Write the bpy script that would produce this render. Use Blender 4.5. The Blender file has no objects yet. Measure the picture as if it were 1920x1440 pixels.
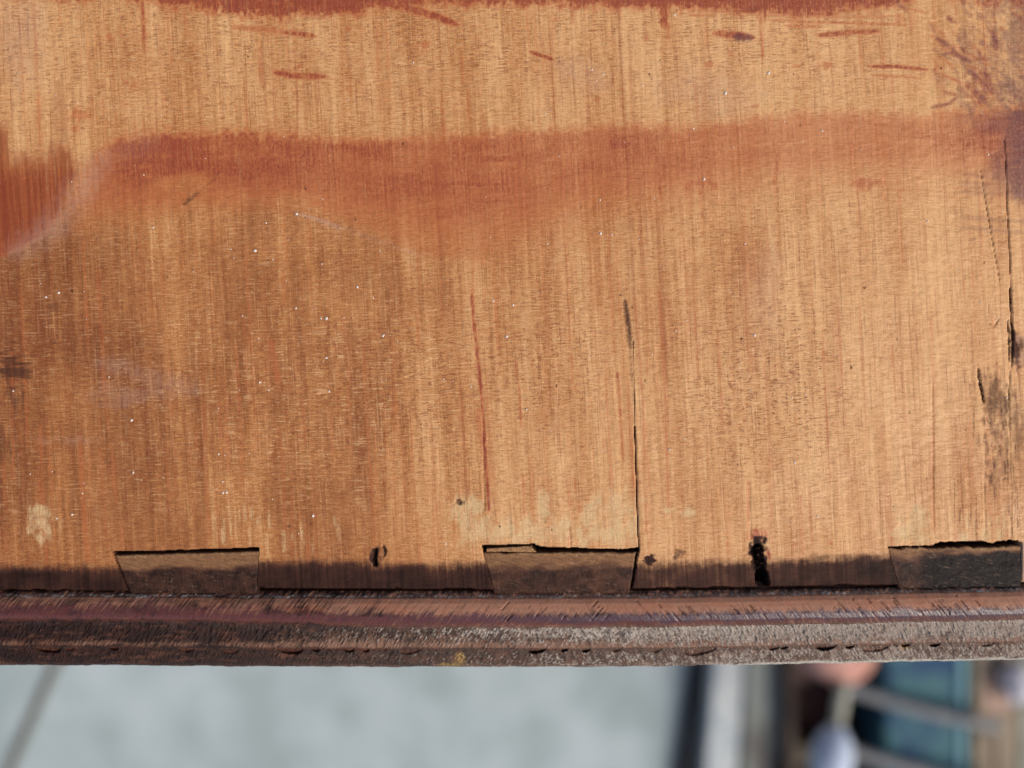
import bpy, math
import numpy as np
from mathutils import Vector

sc = bpy.context.scene
COL = sc.collection
PX = 1e-4                      # one photo pixel on the drawer side is 0.1 mm
CAM_H = 0.15
FLOOR_Z = -0.60

# ------------------------------------------------------------------ camera
cam_d = bpy.data.cameras.new('camera')
cam = bpy.data.objects.new('camera', cam_d)
COL.objects.link(cam)
cam.location = (0, 0, CAM_H)
cam_d.sensor_width = 36
cam_d.lens = 18 / (96 / 150)
cam_d.clip_start = 0.005
cam_d.clip_end = 60
cam_d.dof.use_dof = True
cam_d.dof.focus_distance = CAM_H
cam_d.dof.aperture_fstop = 5.6
sc.camera = cam

# ------------------------------------------------------------------ sky and sun (soft overcast daylight)
SUN_EL, SUN_AZ = math.radians(42), math.radians(-28)      # azimuth measured from +X, towards the right and a little to the front
w = bpy.data.worlds.new('World'); sc.world = w; w.use_nodes = True
nt = w.node_tree; nt.nodes.clear()
sky = nt.nodes.new('ShaderNodeTexSky'); sky.sky_type = 'NISHITA'; sky.sun_disc = False
sky.sun_elevation = SUN_EL; sky.sun_rotation = math.radians(90) - SUN_AZ
sky.dust_density = 5.0; sky.air_density = 0.8; sky.ozone_density = 1.0
bg = nt.nodes.new('ShaderNodeBackground'); bg.inputs[1].default_value = 0.10
wo = nt.nodes.new('ShaderNodeOutputWorld')
nt.links.new(sky.outputs[0], bg.inputs[0]); nt.links.new(bg.outputs[0], wo.inputs[0])
sd = bpy.data.lights.new('sun', 'SUN'); sd.energy = 1.5; sd.angle = math.radians(24); sd.color = (1.0, 0.93, 0.84)
sun = bpy.data.objects.new('sun', sd); COL.objects.link(sun)
dv = Vector((math.cos(SUN_EL)*math.cos(SUN_AZ), math.cos(SUN_EL)*math.sin(SUN_AZ), math.sin(SUN_EL)))
sun.rotation_euler = dv.to_track_quat('Z', 'Y').to_euler(); sun.location = dv * 3
sc.view_settings.view_transform = 'Standard'; sc.view_settings.look = 'None'
sc.view_settings.gamma = 1; sc.view_settings.exposure = 0.40
sc.render.resolution_x = 1024; sc.render.resolution_y = 768
sc.cycles.max_bounces = 6

# ------------------------------------------------------------------ small helpers
def lin(r, g, b):
    f = lambda c: c/12.92 if c <= .04045 else ((c+.055)/1.055)**2.4
    return (f(r/255), f(g/255), f(b/255), 1)

def link(name, me, mat=None, parent=None):
    o = bpy.data.objects.new(name, me); COL.objects.link(o)
    if mat is not None and me is not None: me.materials.append(mat)
    if parent is not None: o.parent = parent
    return o

def empty(name, loc, label, cat, group=None):
    o = bpy.data.objects.new(name, None); COL.objects.link(o); o.location = loc
    o.empty_display_size = .02
    o['label'] = label; o['category'] = cat
    if group: o['group'] = group
    return o

def tag(o, label, cat, group=None):
    o['label'] = label; o['category'] = cat
    if group: o['group'] = group
    return o

def pydata(name, v, f, smooth=False):
    me = bpy.data.meshes.new(name); me.from_pydata([tuple(p) for p in v], [], f); me.update()
    if smooth: me.polygons.foreach_set('use_smooth', [True]*len(me.polygons))
    return me

def at(px, py, z):
    """point of the picture column/row at height z (for laying things out on the floor)"""
    k = (CAM_H - z)/CAM_H*PX
    return ((px-960)*k, (720-py)*k)

# ------------------------------------------------------------------ node helpers
class NG:
    def __init__(s, name):
        s.m = bpy.data.materials.new(name); s.m.use_nodes = True
        s.t = s.m.node_tree; s.t.nodes.clear()
        s.out = s.t.nodes.new('ShaderNodeOutputMaterial')
        s.b = s.t.nodes.new('ShaderNodeBsdfPrincipled')
        s.t.links.new(s.b.outputs[0], s.out.inputs[0])
        s.tc = s.t.nodes.new('ShaderNodeTexCoord')
    def set(s, sock, v):
        if isinstance(v, bpy.types.NodeSocket): s.t.links.new(v, sock)
        else: sock.default_value = v
    def attr(s, name):
        n = s.t.nodes.new('ShaderNodeAttribute'); n.attribute_name = name; return n.outputs['Fac']
    def coords(s, sx, sy, sz=None, rot=0.0, loc=(0, 0, 0)):
        """feature sizes in photo pixels (0.1 mm) along the two directions, after turning by rot"""
        m = s.t.nodes.new('ShaderNodeMapping'); m.vector_type = 'POINT'
        r = s.t.nodes.new('ShaderNodeVectorRotate'); r.rotation_type = 'Z_AXIS'
        r.inputs['Angle'].default_value = rot
        s.t.links.new(s.tc.outputs['Object'], r.inputs['Vector'])
        s.t.links.new(r.outputs[0], m.inputs[0])
        sz = sz or max(sx, sy)
        m.inputs['Scale'].default_value = (1/(sx*PX), 1/(sy*PX), 1/(sz*PX))
        m.inputs['Location'].default_value = loc
        return m.outputs[0]
    def noise(s, vec, detail=2, rough=.55, dist=0):
        n = s.t.nodes.new('ShaderNodeTexNoise'); n.inputs['Scale'].default_value = 1
        n.inputs['Detail'].default_value = detail; n.inputs['Roughness'].default_value = rough
        n.inputs['Distortion'].default_value = dist
        s.t.links.new(vec, n.inputs['Vector']); return n.outputs['Fac']
    def voro(s, vec, feature='F1', rand=1):
        n = s.t.nodes.new('ShaderNodeTexVoronoi'); n.feature = feature; n.inputs['Scale'].default_value = 1
        n.inputs['Randomness'].default_value = rand
        s.t.links.new(vec, n.inputs['Vector']); return n.outputs['Distance']
    def rng(s, v, a, b, c=0, d=1, smooth=True):
        n = s.t.nodes.new('ShaderNodeMapRange'); n.interpolation_type = 'SMOOTHSTEP' if smooth else 'LINEAR'
        s.set(n.inputs[0], v)
        for i, x in enumerate((a, b, c, d)): s.set(n.inputs[i+1], x)
        return n.outputs[0]
    def math(s, op, a, b=0.0, clamp=False):
        n = s.t.nodes.new('ShaderNodeMath'); n.operation = op; n.use_clamp = clamp
        s.set(n.inputs[0], a); s.set(n.inputs[1], b); return n.outputs[0]
    def mul(s, *a):
        r = a[0]
        for x in a[1:]: r = s.math('MULTIPLY', r, x)
        return r
    def add(s, *a):
        r = a[0]
        for x in a[1:]: r = s.math('ADD', r, x)
        return r
    def mix(s, fac, a, b, mode='MIX'):
        n = s.t.nodes.new('ShaderNodeMix'); n.data_type = 'RGBA'; n.blend_type = mode; n.clamp_factor = True
        s.set(n.inputs[0], fac); s.set(n.inputs[6], a); s.set(n.inputs[7], b); return n.outputs[2]
    def bump(s, h, dist, strength=1.0):
        n = s.t.nodes.new('ShaderNodeBump'); n.inputs['Distance'].default_value = dist
        n.inputs['Strength'].default_value = strength
        s.set(n.inputs['Height'], h); s.t.links.new(n.outputs[0], s.b.inputs['Normal'])
    def fin(s, col, rough=.5, spec=.5):
        s.set(s.b.inputs['Base Color'], col); s.set(s.b.inputs['Roughness'], rough)
        s.set(s.b.inputs['Specular IOR Level'], spec); return s.m

# ------------------------------------------------------------------ map canvas (numpy) in photo pixels
OX, OY = 220, 220
CW, CH = 2170, 1370                       # covers px -220..1950, py -220..1150
YY, XX = np.mgrid[0:CH, 0:CW].astype(np.float32)
XX -= OX; YY -= OY
rs = np.random.RandomState(7)

def vnoise(sx, sy, seed, shear=0.0, x=None, y=None):
    """value noise with cells sx by sy pixels"""
    x = XX if x is None else x; y = YY if y is None else y
    r = np.random.RandomState(seed)
    u = (x - shear*(y-500))/sx + 1000.37; v = y/sy + 1000.71
    T = r.rand(512, 512).astype(np.float32)
    i = np.floor(u).astype(np.int32); j = np.floor(v).astype(np.int32)
    fu = u-i; fv = v-j; fu = fu*fu*(3-2*fu); fv = fv*fv*(3-2*fv)
    i &= 511; j &= 511; i1 = (i+1) & 511; j1 = (j+1) & 511
    return (T[j, i]*(1-fu)+T[j, i1]*fu)*(1-fv) + (T[j1, i]*(1-fu)+T[j1, i1]*fu)*fv

def fbm(sx, sy, seed, octv=4, shear=0.0, x=None, y=None):
    s = 0; a = 1; tot = 0
    for k in range(octv):
        s = s + a*vnoise(max(sx/2**k, .8), max(sy/2**k, .8), seed+k*13, shear, x, y); tot += a; a *= .55
    return s/tot

def ss(a, b, x):
    t = np.clip((x-a)/(b-a), 0, 1); return t*t*(3-2*t)

def interp_y(pts, x):
    p = np.array(pts, float); return np.interp(x, p[:, 0], p[:, 1]).astype(np.float32)

def stroke(M, pts, w, amt=1.0, soft=1.5, rough=.5, taper=True, seed=None, mode='max'):
    """an uneven brush line along pts (full width w) laid into map M"""
    pts = np.array(pts, np.float32); m = w*1.5+soft*2+3
    x0, y0 = pts.min(0)-m; x1, y1 = pts.max(0)+m
    i0, i1 = max(int(x0+OX), 0), min(int(x1+OX)+1, CW); j0, j1 = max(int(y0+OY), 0), min(int(y1+OY)+1, CH)
    if i1 <= i0 or j1 <= j0: return
    X = XX[j0:j1, i0:i1]; Y = YY[j0:j1, i0:i1]
    best = np.full(X.shape, 1e9, np.float32); T = np.zeros_like(best)
    seg = np.linalg.norm(np.diff(pts, axis=0), axis=1); tot = seg.sum(); acc = 0
    for k in range(len(pts)-1):
        a, b = pts[k], pts[k+1]; d = b-a; L2 = max(float(d@d), 1e-6)
        t = np.clip(((X-a[0])*d[0]+(Y-a[1])*d[1])/L2, 0, 1)
        q = np.hypot(X-a[0]-t*d[0], Y-a[1]-t*d[1])
        u = q < best; best[u] = q[u]; T[u] = ((acc+t*seg[k])/tot)[u]; acc += seg[k]
    hw = w/2*np.ones_like(T)
    if taper: hw = hw*np.sqrt(np.clip(1-(2*T-1)**4, 0.0, 1))
    sd_ = rs.randint(1 << 20) if seed is None else seed
    n = fbm(9, 9, sd_, 2, 0, X, Y); hw = hw*(1-rough/2+rough*n*1.2)
    n2 = .5*vnoise(5, 16, sd_+5, .055, X, Y)+.5*vnoise(2.6, 4, sd_+9, 0, X, Y)
    v = amt*(1-ss(hw-soft*1.3, hw+soft*1.3, best))*(1-rough*.85*ss(.35, .9, n2))
    S = M[j0:j1, i0:i1]
    if mode == 'max': np.maximum(S, v, out=S)
    elif mode == 'add': S += v
    else: S -= v

def blob(M, cx, cy, rx, ry, amt=1.0, soft=.4, rough=.6, nx=12, ny=12, mode='max'):
    m = 2.0
    i0, i1 = max(int(cx-rx*m+OX), 0), min(int(cx+rx*m+OX), CW); j0, j1 = max(int(cy-ry*m+OY), 0), min(int(cy+ry*m+OY), CH)
    if i1 <= i0 or j1 <= j0: return
    X = XX[j0:j1, i0:i1]; Y = YY[j0:j1, i0:i1]
    d = np.hypot((X-cx)/rx, (Y-cy)/ry) + (fbm(nx, ny, rs.randint(1 << 20), 3, 0, X, Y)-.5)*rough*2.2
    v = amt*(1-ss(1-soft, 1+soft*.3, d))
    S = M[j0:j1, i0:i1]
    if mode == 'max': np.maximum(S, v, out=S)
    elif mode == 'add': S += v
    else: S -= v

def Z(): return np.zeros((CH, CW), np.float32)

def warp(x):                                # the front edge runs a little uneven
    return interp_y([(-300, -6), (0, -4), (300, -2), (600, 0), (1100, 0), (1300, -2), (1600, -7), (1920, -14), (2100, -17)], x)

def seam_y(x):                              # where the tails end against the front
    return interp_y([(-300, 1107), (0, 1108), (240, 1109), (480, 1104), (700, 1105), (925, 1107), (1185, 1105), (1300, 1104), (1500, 1100), (1700, 1098), (2000, 1090)], x)

PINS = [ # quad: top-left, top-right, bottom-right, bottom-left
    dict(q=[(215, 1041), (483, 1034), (479, 1121), (247, 1121)], gap=(5, 2.6, .1)),
    dict(q=[(908, 1037), (1193, 1036), (1179, 1121), (931, 1121)], gap=(6, .2, 2.6)),
    dict(q=[(1667, 1029), (1913, 1024), (1913, 1110), (1690, 1111)], gap=(5, .2, 1)),
]
def quad_edges(q, Y):
    (x0, y0), (x1, y1), (x2, y2), (x3, y3) = q
    xl = x0+(x3-x0)*(Y-y0)/(y3-y0); xr = x1+(x2-x1)*(Y-y1)/(y2-y1)
    return xl, xr
def quad_top(q, X):
    (x0, y0), (x1, y1) = q[0], q[1]
    return y0+(y1-y0)*(X-x0)/(x1-x0)

# ================================================================== maps of the drawer side
SH = 0.055
stain, dirt, pale, orange, purple, scuff, H = Z(), Z(), Z(), Z(), Z(), Z(), Z()
edge_n = (fbm(26, 26, 11, 4)-.5)
fib = fbm(5, 130, 21, 3, SH)
# -- the broad red-brown stain band
up = interp_y([(-220, 420), (120, 345), (165, 300), (205, 270), (235, 258), (285, 247), (400, 251), (520, 250), (640, 263), (760, 259), (860, 252), (960, 246), (1080, 240), (1190, 234), (1290, 238), (1400, 224), (1550, 212), (1700, 213), (1800, 207), (1950, 193)], XX[0])[None]
lo = interp_y([(-220, 470), (170, 425), (260, 402), (330, 392), (420, 385), (520, 390), (600, 402), (700, 436), (780, 468), (850, 484), (950, 478), (1050, 435), (1150, 400), (1300, 380), (1400, 362), (1560, 350), (1700, 342), (1850, 352), (1950, 372)], XX[0])[None]
fine = fbm(6, 8, 23, 3)-.5
fibw = fbm(9, 60, 22, 3, SH)
fine2 = fbm(4, 5, 24, 2)-.5
band = ss(-16, 15, YY-up+edge_n*20+(fibw-.5)*6+fine*20+fine2*14)
losoft = interp_y([(-220, 30), (170, 40), (600, 22), (850, 14), (1000, 60), (1300, 80), (1950, 60)], XX[0])[None]
band *= 1-ss(0, 1, (YY-lo+edge_n*40)/losoft*.6+.5)
core = interp_y([(-220, 0), (120, .15), (190, .55), (260, .82), (520, .74), (700, .66), (900, .66), (1050, .60), (1180, .66), (1300, .58), (1400, .52), (1600, .50), (1750, .54), (1950, .8)], XX[0])[None]
depth = (YY-up)/(lo-up+1)
band *= core*(1.0-.45*ss(.45, 1.0, depth))*(.78+.42*fbm(60, 22, 31, 3))
stain += band
blob(stain, 340, 290, 120, 22, .80, .9, .5, 40, 20)
blob(stain, 270, 285, 50, 20, .78, .8, .5)
blob(stain, 480, 305, 140, 24, .78, 1, .6, 30, 14)
blob(stain, 820, 345, 190, 12, .80, .9, .6, 40, 8)
blob(stain, 930, 300, 120, 14, .72, .9, .7, 40, 10)
blob(stain, 1160, 265, 60, 30, .78, .9, .7, 20, 16)
blob(stain, 1150, 300, 45, 40, .62, .9, .8, 10, 30)
blob(stain, 700, 330, 170, 30, .64, 1, .6, 40, 20)
blob(stain, 1310, 345, 45, 18, .62, .8, .9)
blob(stain, 1625, 345, 36, 16, .6, .9, .9)
blob(stain, 1540, 290, 55, 26, .5, .9, .8)
blob(stain, 1330, 260, 50, 26, .55, .9, .8)
blob(stain, 345, 345, 62, 20, .35, 1, .6, 30, 20, 'sub')
blob(stain, 540, 372, 50, 14, .2, 1, .6, 30, 20, 'sub')
stroke(stain, [(1228, 240), (1240, 380)], 12, .72, 3)
stroke(stain, [(1463, 236), (1460, 300), (1450, 350)], 12, .62, 3)
stroke(stain, [(1095, 250), (1070, 330)], 12, .4, 5)
np.clip(stain, 0, 1, out=stain)
for k in range(10):
    y = 300+k*7; x = rs.uniform(1500, 1750); stroke(stain, [(x, y), (x+rs.uniform(60, 260), y+rs.uniform(-4, 8))], rs.uniform(2, 5), rs.uniform(.3, .5), 2)
# -- stain along the top edge
t = interp_y([(-220, 0), (230, -4), (300, 13), (400, 22), (520, 29), (660, 26), (740, 15), (860, 6), (960, 8), (1100, 12), (1290, 15), (1400, 26), (1520, 30), (1640, 20), (1720, -8), (1950, 6)], XX[0])[None]
topb = 1-ss(-13, 15, YY-t+edge_n*26-(fibw-.5)*9+fine*22+fine2*14)
np.maximum(stain, topb*(.78+.2*fbm(50, 20, 77, 2)), out=stain)
S_ = stroke
S_(stain, [(700, 2), (760, 14), (810, 28), (862, 48)], 15, .85, 3)
S_(stain, [(430, 50), (510, 56), (592, 68)], 12, .55, 3); S_(stain, [(530, 60), (594, 68)], 10, .8, 2.5)
S_(stain, [(512, 136), (560, 143), (612, 143)], 12, .85, 2); S_(stain, [(505, 130), (625, 146)], 5, .5, 2)
S_(stain, [(992, 96), (1012, 103), (1038, 113)], 8, .9, 1.5)
S_(stain, [(1335, 62), (1380, 66), (1416, 71)], 13, .8, 2.5)
S_(purple, [(1375, 69), (1412, 72)], 14, .95, 3)
S_(stain, [(1530, 67), (1600, 60), (1652, 58)], 11, .8, 2.5)
S_(stain, [(1625, 124), (1680, 125), (1742, 131)], 7, .95, 1.5)
S_(stain, [(1635, 141), (1720, 146)], 4, .6, 1.5)
S_(stain, [(1432, 22), (1530, 26), (1600, 18)], 12, .7, 3)
for a in [((1430, 38), (1560, 42), (1700, 46)), ((1440, 30), (1600, 32), (1690, 30)), ((1290, 28), (1345, 30)), ((1470, 48), (1540, 50)), ((1640, 3), (1740, 24)), ((1310, 20), (1420, 24))]:
    S_(stain, a, rs.uniform(3, 6), .66, 2)
for x, y0, y1, w_, a in [(267, -5, 100, 8, .7), (345, -5, 70, 6, .5), (1072, -5, 48, 8, .62), (1243, -5, 55, 13, .85), (1252, 40, 75, 5, .5), (1424, -5, 112, 7, .62), (62, -5, 280, 5, .45), (545, 20, 60, 4, .3), (720, 150, 200, 5, .3), (828, 170, 330, 4, .75), (675, 260, 420, 4, .5), (487, 90, 160, 8, .35), (1160, -5, 40, 6, .4)]:
    S_(stain, [(x, y0), (x+(y1-y0)*.05, y1)], w_, a, 2, .7)
for x, y, r in [(205, 70, 12), (248, 160, 16), (150, 215, 22), (140, 240, 16), (1122, 185, 6), (1416, 200, 7), (1040, 35, 9), (1370, 98, 8), (1210, 72, 10), (1690, 35, 12), (795, 84, 12), (1550, 122, 14), (1492, 125, 8), (1330, 120, 9), (560, 125, 9), (650, 55, 8)]:
    blob(stain, x, y, r, r*.7, .52, .8, .9, 8, 8)
# -- fan of dark scuffs near the top right corner
for k in range(150):
    x = 1915-175*rs.rand()**1.5; y = rs.uniform(0, 195) if x > 1830 else rs.uniform(30, 150)+(x-1740)*.4
    a = rs.uniform(.3, 1.15); L = rs.uniform(10, 60)
    tgt = purple if (x > 1830 and rs.rand() < .75) or rs.rand() < .35 else stain
    S_(tgt, [(x, y), (x+L*math.cos(a)*.8, y+L*math.sin(a)*.8)], rs.uniform(2, 7), rs.uniform(.3, .85), 3, .95)
for p, w_ in [([(1755, 70), (1785, 90), (1800, 108)], 10), ([(1790, 100), (1822, 118)], 11), ([(1812, 128), (1848, 160), (1862, 176)], 12), ([(1825, 168), (1850, 195)], 13), ([(1862, 55), (1868, 95)], 14), ([(1745, 202), (1780, 194), (1797, 180)], 6), ([(1765, 170), (1800, 180)], 4), ([(1790, 98), (1770, 100)], 8), ([(1845, 130), (1860, 170)], 12), ([(1775, 30), (1790, 42)], 8), ([(1680, 2), (1702, 22)], 7)]:
    S_(stain, p, w_*.8, .7, 3.5, .9); S_(purple, p, w_*.8, .75, 3.5, .9)
for k in range(190):
    x = 1925-130*rs.rand()**1.4; y = rs.uniform(-10, 200); L = rs.uniform(8, 34); a = rs.uniform(.5, 1.5); S_(purple, [(x, y), (x+L*math.cos(a), y+L*math.sin(a))], rs.uniform(3, 8), rs.uniform(.35, .8), 3.5, .95)
blob(purple, 1905, 60, 34, 90, .6, .9, 1.0, 14, 20); blob(purple, 1900, 165, 36, 40, .75, .9, 1.0, 12, 14)
# -- darker purple finish left at the right edge
pr = ss(1845, 1905, XX+edge_n*50+10*np.sin(YY/23))*ss(198, 215, YY+edge_n*16)*(1-ss(350, 378, YY+edge_n*22-(XX-1880)*.4))
np.maximum(purple, pr*.85, out=purple)
np.maximum(purple, (1-ss(0, 34, np.abs(YY-232)))*ss(1770, 1880, XX+edge_n*60)*.6, out=purple)
for y in (330, 345, 352, 362, 410, 430): S_(purple, [(1800, y-3), (1925, y+6)], 7, .42, 4)
# -- burnt orange patch on the left
o1 = interp_y([(-220, 235), (14, 240), (17, 292), (88, 290), (92, 268), (118, 268), (128, 285), (160, 330)], XX[0])[None]
sc_line = interp_y([(240, 215), (300, 165), (350, 130), (400, 112), (440, 80), (480, 10), (560, -200)], YY[:, 0])[:, None]
ob = ss(-22, 30, YY-o1+(fib-.5)*10+edge_n*24+fine*20)*(1-ss(-14, 14, XX-sc_line))*(1-ss(430, 620, YY+edge_n*60))
np.maximum(orange, ob*(.80+.2*(fib-.3)), out=orange)
stain = np.maximum(stain, ob*.62*ss(285, 350, YY)*(.75+.5*(fib-.2))+ob*.3)
for x, y0, y1, w_, a in [(1158, -5, 640, 5, .55), (1178, 60, 430, 5, .45), (1197, 300, 660, 4, .5), (1232, 380, 720, 6, .55), (110, 150, 290, 26, .35), (488, 80, 170, 10, .4), (655, 90, 130, 12, .3), (120, 700, 760, 6, .3), (1195, 200, 500, 9, .25), (270, 220, 250, 10, .4), (930, 700, 780, 4, .5), (1100, 190, 280, 5, .3)]:
    S_(orange, [(x, y0), (x+(y1-y0)*.055, y1)], w_, a, 2.5, .7)
# -- brownish red vertical veins
V = [([(885, 555), (890, 620), (899, 700), (905, 770), (911, 860), (917, 955)], 6, .95), ([(896, 770), (908, 850), (915, 900)], 9, .5), ([(968, 680), (974, 740), (977, 800)], 3.5, .8), ([(980, 890), (984, 985)], 3, .6), ([(1158, 700), (1163, 765), (1168, 860)], 4, .7), ([(1190, 560), (1197, 640), (1205, 750), (1212, 1000)], 4, .5), ([(1062, 900), (1070, 950)], 7, .35), ([(1078, 900), (1086, 960)], 4, .5), ([(1235, 540), (1240, 620), (1248, 760), (1254, 960)], 3.5, .6), ([(505, 640), (520, 700), (522, 715)], 12, .4), ([(510, 640), (522, 720)], 4, .6), ([(880, 300), (890, 420), (885, 560)], 4, .5), ([(858, 240), (862, 300)], 4, .4), ([(902, 400), (905, 500)], 3, .6), ([(1005, 250), (1010, 420), (1012, 480)], 3, .5), ([(75, 800), (82, 960), (90, 1100)], 4, .5), ([(150, 820), (160, 1000), (165, 1050)], 9, .4), ([(22, 660), (25, 900)], 3, .6), ([(210, 840), (218, 940)], 6, .3), ([(735, 520), (740, 900), (745, 1080)], 2.5, .3), ([(1745, 600), (1752, 740), (1748, 900), (1752, 1000)], 4, .45), ([(1690, 700), (1700, 800), (1705, 940)], 3, .35), ([(1405, 905), (1402, 1010)], 4, .6), ([(1500, 930), (1505, 1040)], 5, .4), ([(1395, 420), (1400, 620), (1410, 700)], 9, .2), ([(770, 740), (776, 940)], 2.5, .35), ([(780, 960), (790, 1080)], 3, .4), ([(545, 880), (548, 1070)], 3, .35), ([(1068, 990), (1070, 1060)], 4, .6), ([(1440, 700), (1445, 1010)], 4, .3)]
for p, w_, a in V: S_(stain, p, w_, a, 1.6, .8, False)
for k in range(340):
    x = rs.uniform(-200, 1920); y = rs.uniform(-200, 1000); L = rs.uniform(50, 330)
    S_(stain, [(x, y), (x+L*.028+rs.uniform(-2, 2), y+L/2), (x+L*.055, y+L)], rs.uniform(1.6, 4.5), rs.uniform(.16, .52), 1.6, .9)
# -- dark burns, dents and dirt
S_(dirt, [(1172, 560), (1178, 610), (1183, 655)], 10, .62, 4); S_(dirt, [(1176, 590), (1184, 700), (1190, 760)], 7, .35, 4)
S_(dirt, [(1188, 640), (1190, 760), (1192, 860), (1195, 960), (1198, 1035)], 1.6, .8, .8, .4, False)
S_(dirt, [(343, 385), (372, 360)], 9, .42, 4, .9); S_(dirt, [(398, 332), (414, 322)], 6, .36, 3, .9); S_(dirt, [(345, 385), (414, 325)], 4, .35, 3)
for x, y, r, a in [(1390, 635, 4, .8), (1650, 540, 0, 0), (1622, 540, 4.5, .9), (1661, 568, 3.5, .6), (1595, 690, 4, .9), (1510, 650, 3, .5), (834, 784, 2.5, .8), (135, 545, 5, .6), (860, 940, 7, .8), (916, 112, 3, .6), (280, 490, 2, .7), (812, 826, 3, .5), (1500, 235, 3, .6), (1325, 296, 2.5, .7), (1320, 275, 2.5, .5), (655, 1000, 5, .0), (690, 880, 4, .5), (115, 985, 3, .4), (1290, 508, 2, .7), (1440, 30, 3, .3), (655, 612, 7, .4), (1625, 330, 3, .6)]:
    if r: blob(dirt, x, y, r*.85, r, a*.72, .8, .8, 3, 3)
for k in range(240):
    x, y = rs.uniform(0, 1900), rs.uniform(100, 1000); r = rs.uniform(1.2, 2.6); blob(dirt, x, y, r, r*rs.uniform(.7, 2), rs.uniform(.25, .6), .6, .4, 3, 3)
# right edge: cracks and a dirty patch
CR = [([(1883, 250), (1887, 330), (1889, 400), (1893, 470), (1895, 520), (1897, 570), (1899, 600)], 2.2, .8), ([(1894, 540), (1897, 600), (1900, 640), (1897, 690)], 5, 1), ([(1838, 320), (1848, 380), (1857, 430), (1866, 480), (1875, 530)], 1.8, .6), ([(1890, 600), (1893, 680)], 4, .7), ([(1895, 690), (1892, 740), (1893, 800)], 2.2, .7), ([(1868, 590), (1872, 600), (1864, 612)], 2.5, .5), ([(1834, 690), (1838, 720), (1845, 755)], 7, .8)]
for p, w_, a in CR: S_(dirt, p, w_*.7, a, 1.0, .9)
S_(purple, [(1898, 630), (1912, 640), (1915, 690)], 20, .6, 6)
for k in range(110):
    y = rs.uniform(690, 900); x = 1848+(y-690)*.16+rs.normal()*13; S_(dirt, [(x, y), (x+rs.uniform(-2, 4), y+rs.uniform(10, 40))], rs.uniform(3, 8), rs.uniform(.25, .6), 3.5, .95)
blob(dirt, 1872, 755, 38, 66, .46, 1, .9, 9, 16); blob(dirt, 1875, 850, 20, 55, .32, .9, 1.0, 8, 20)
blob(dirt, 1905, 650, 14, 36, .55, .9, 1.0, 8, 14); blob(dirt, 1910, 830, 26, 90, .35, 1, .9, 12, 30)
for k in range(46):
    x = rs.uniform(1770, 1915); y = rs.uniform(700, 985); L = rs.uniform(20, 90)
    S_(dirt, [(x, y), (x+rs.uniform(-3, 3), y+L)], rs.uniform(1.2, 2.8), rs.uniform(.3, .7), 1.2, .9)
for k in range(26):
    x = rs.uniform(1780, 1900); y = rs.uniform(480, 700); L = rs.uniform(20, 70)
    S_(dirt, [(x, y), (x+rs.uniform(-2, 6), y+L)], rs.uniform(1, 2), rs.uniform(.2, .5), 1.2, .9)
blob(dirt, 20, 690, 46, 42, .5, .9, 1.1, 30, 5); blob(dirt, 22, 745, 30, 40, .36, .9, 1.1, 8, 30); blob(dirt, 100, 575, 14, 18, .3, .9, .8)
blob(dirt, 10, 830, 22, 60, .35, 1, .9, 8, 40)
# -- the dark dirty strip along the joint
bandtop = interp_y([(-220, 1062), (0, 1064), (220, 1066), (260, 1062), (480, 1056), (700, 1058), (905, 1060), (1180, 1056), (1400, 1052), (1650, 1046), (1700, 1042), (1950, 1036)], XX[0])[None]
db = .72*ss(-15, 14, YY-bandtop+(fib-.5)*5+(fbm(50, 14, 91, 3)-.5)*16+fine*8)+.28*ss(-36, 20, YY-bandtop+(fbm(60, 20, 92, 3)-.5)*40)
dv_ = interp_y([(-220, .84), (0, .84), (200, .82), (500, .84), (700, .8), (900, .8), (1200, .68), (1400, .72), (1600, .76), (1950, .84)], XX[0])[None]
n1 = fbm(34, 26, 93, 4); n2 = fbm(9, 9, 97, 3)
dirt = np.maximum(dirt, db*dv_*(.95+.5*(n1-.5)+.2*(fib-.5)))
scuff += db*np.clip((n2-.5)*3.0, 0, 1)*.35*ss(400, 700, XX)*ss(1060, 1090, YY)
blob(scuff, 1560, 1085, 160, 20, .45, 1, .9, 14, 10); blob(scuff, 620, 1085, 130, 18, .38, 1, .9, 20, 9); blob(scuff, 1300, 1080, 90, 18, .3, 1, .9, 20, 9)
# -- pale bare wood just above the joint
PB = [(76, 958, 14, 10), (74, 985, 20, 24), (72, 1008, 10, 10), (868, 972, 22, 34), (898, 990, 16, 24), (888, 950, 18, 16), (935, 998, 20, 16), (880, 1000, 26, 16), (990, 1000, 44, 14), (1018, 960, 14, 30), (1012, 990, 24, 20), (1052, 985, 16, 16), (1105, 955, 16, 24), (1150, 945, 26, 20), (1158, 975, 28, 26), (1120, 1000, 40, 18), (1165, 1005, 20, 14), (1100, 975, 10, 30), (1722, 972, 24, 26), (1708, 990, 20, 20), (1700, 1005, 30, 10), (1808, 1008, 12, 8), (1848, 1000, 9, 16), (1872, 1000, 6, 14), (955, 985, 10, 14), (1290, 960, 12, 6), (1250, 958, 8, 5)]
rs = np.random.RandomState(21)
for x, y, rx, ry in PB: blob(pale, x, y, rx*1.25, ry*1.2, .8, .9, 1.3, 12, 22)
for k in range(70):
    x = rs.choice([rs.uniform(845, 1200), rs.uniform(1680, 1900), rs.uniform(400, 640)]); y = rs.uniform(940, 1020); L = rs.uniform(12, 46)
    S_(pale, [(x, y), (x+L*.05, y+L)], rs.uniform(2, 6), rs.uniform(.25, .65), 1.5, .9)
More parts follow.
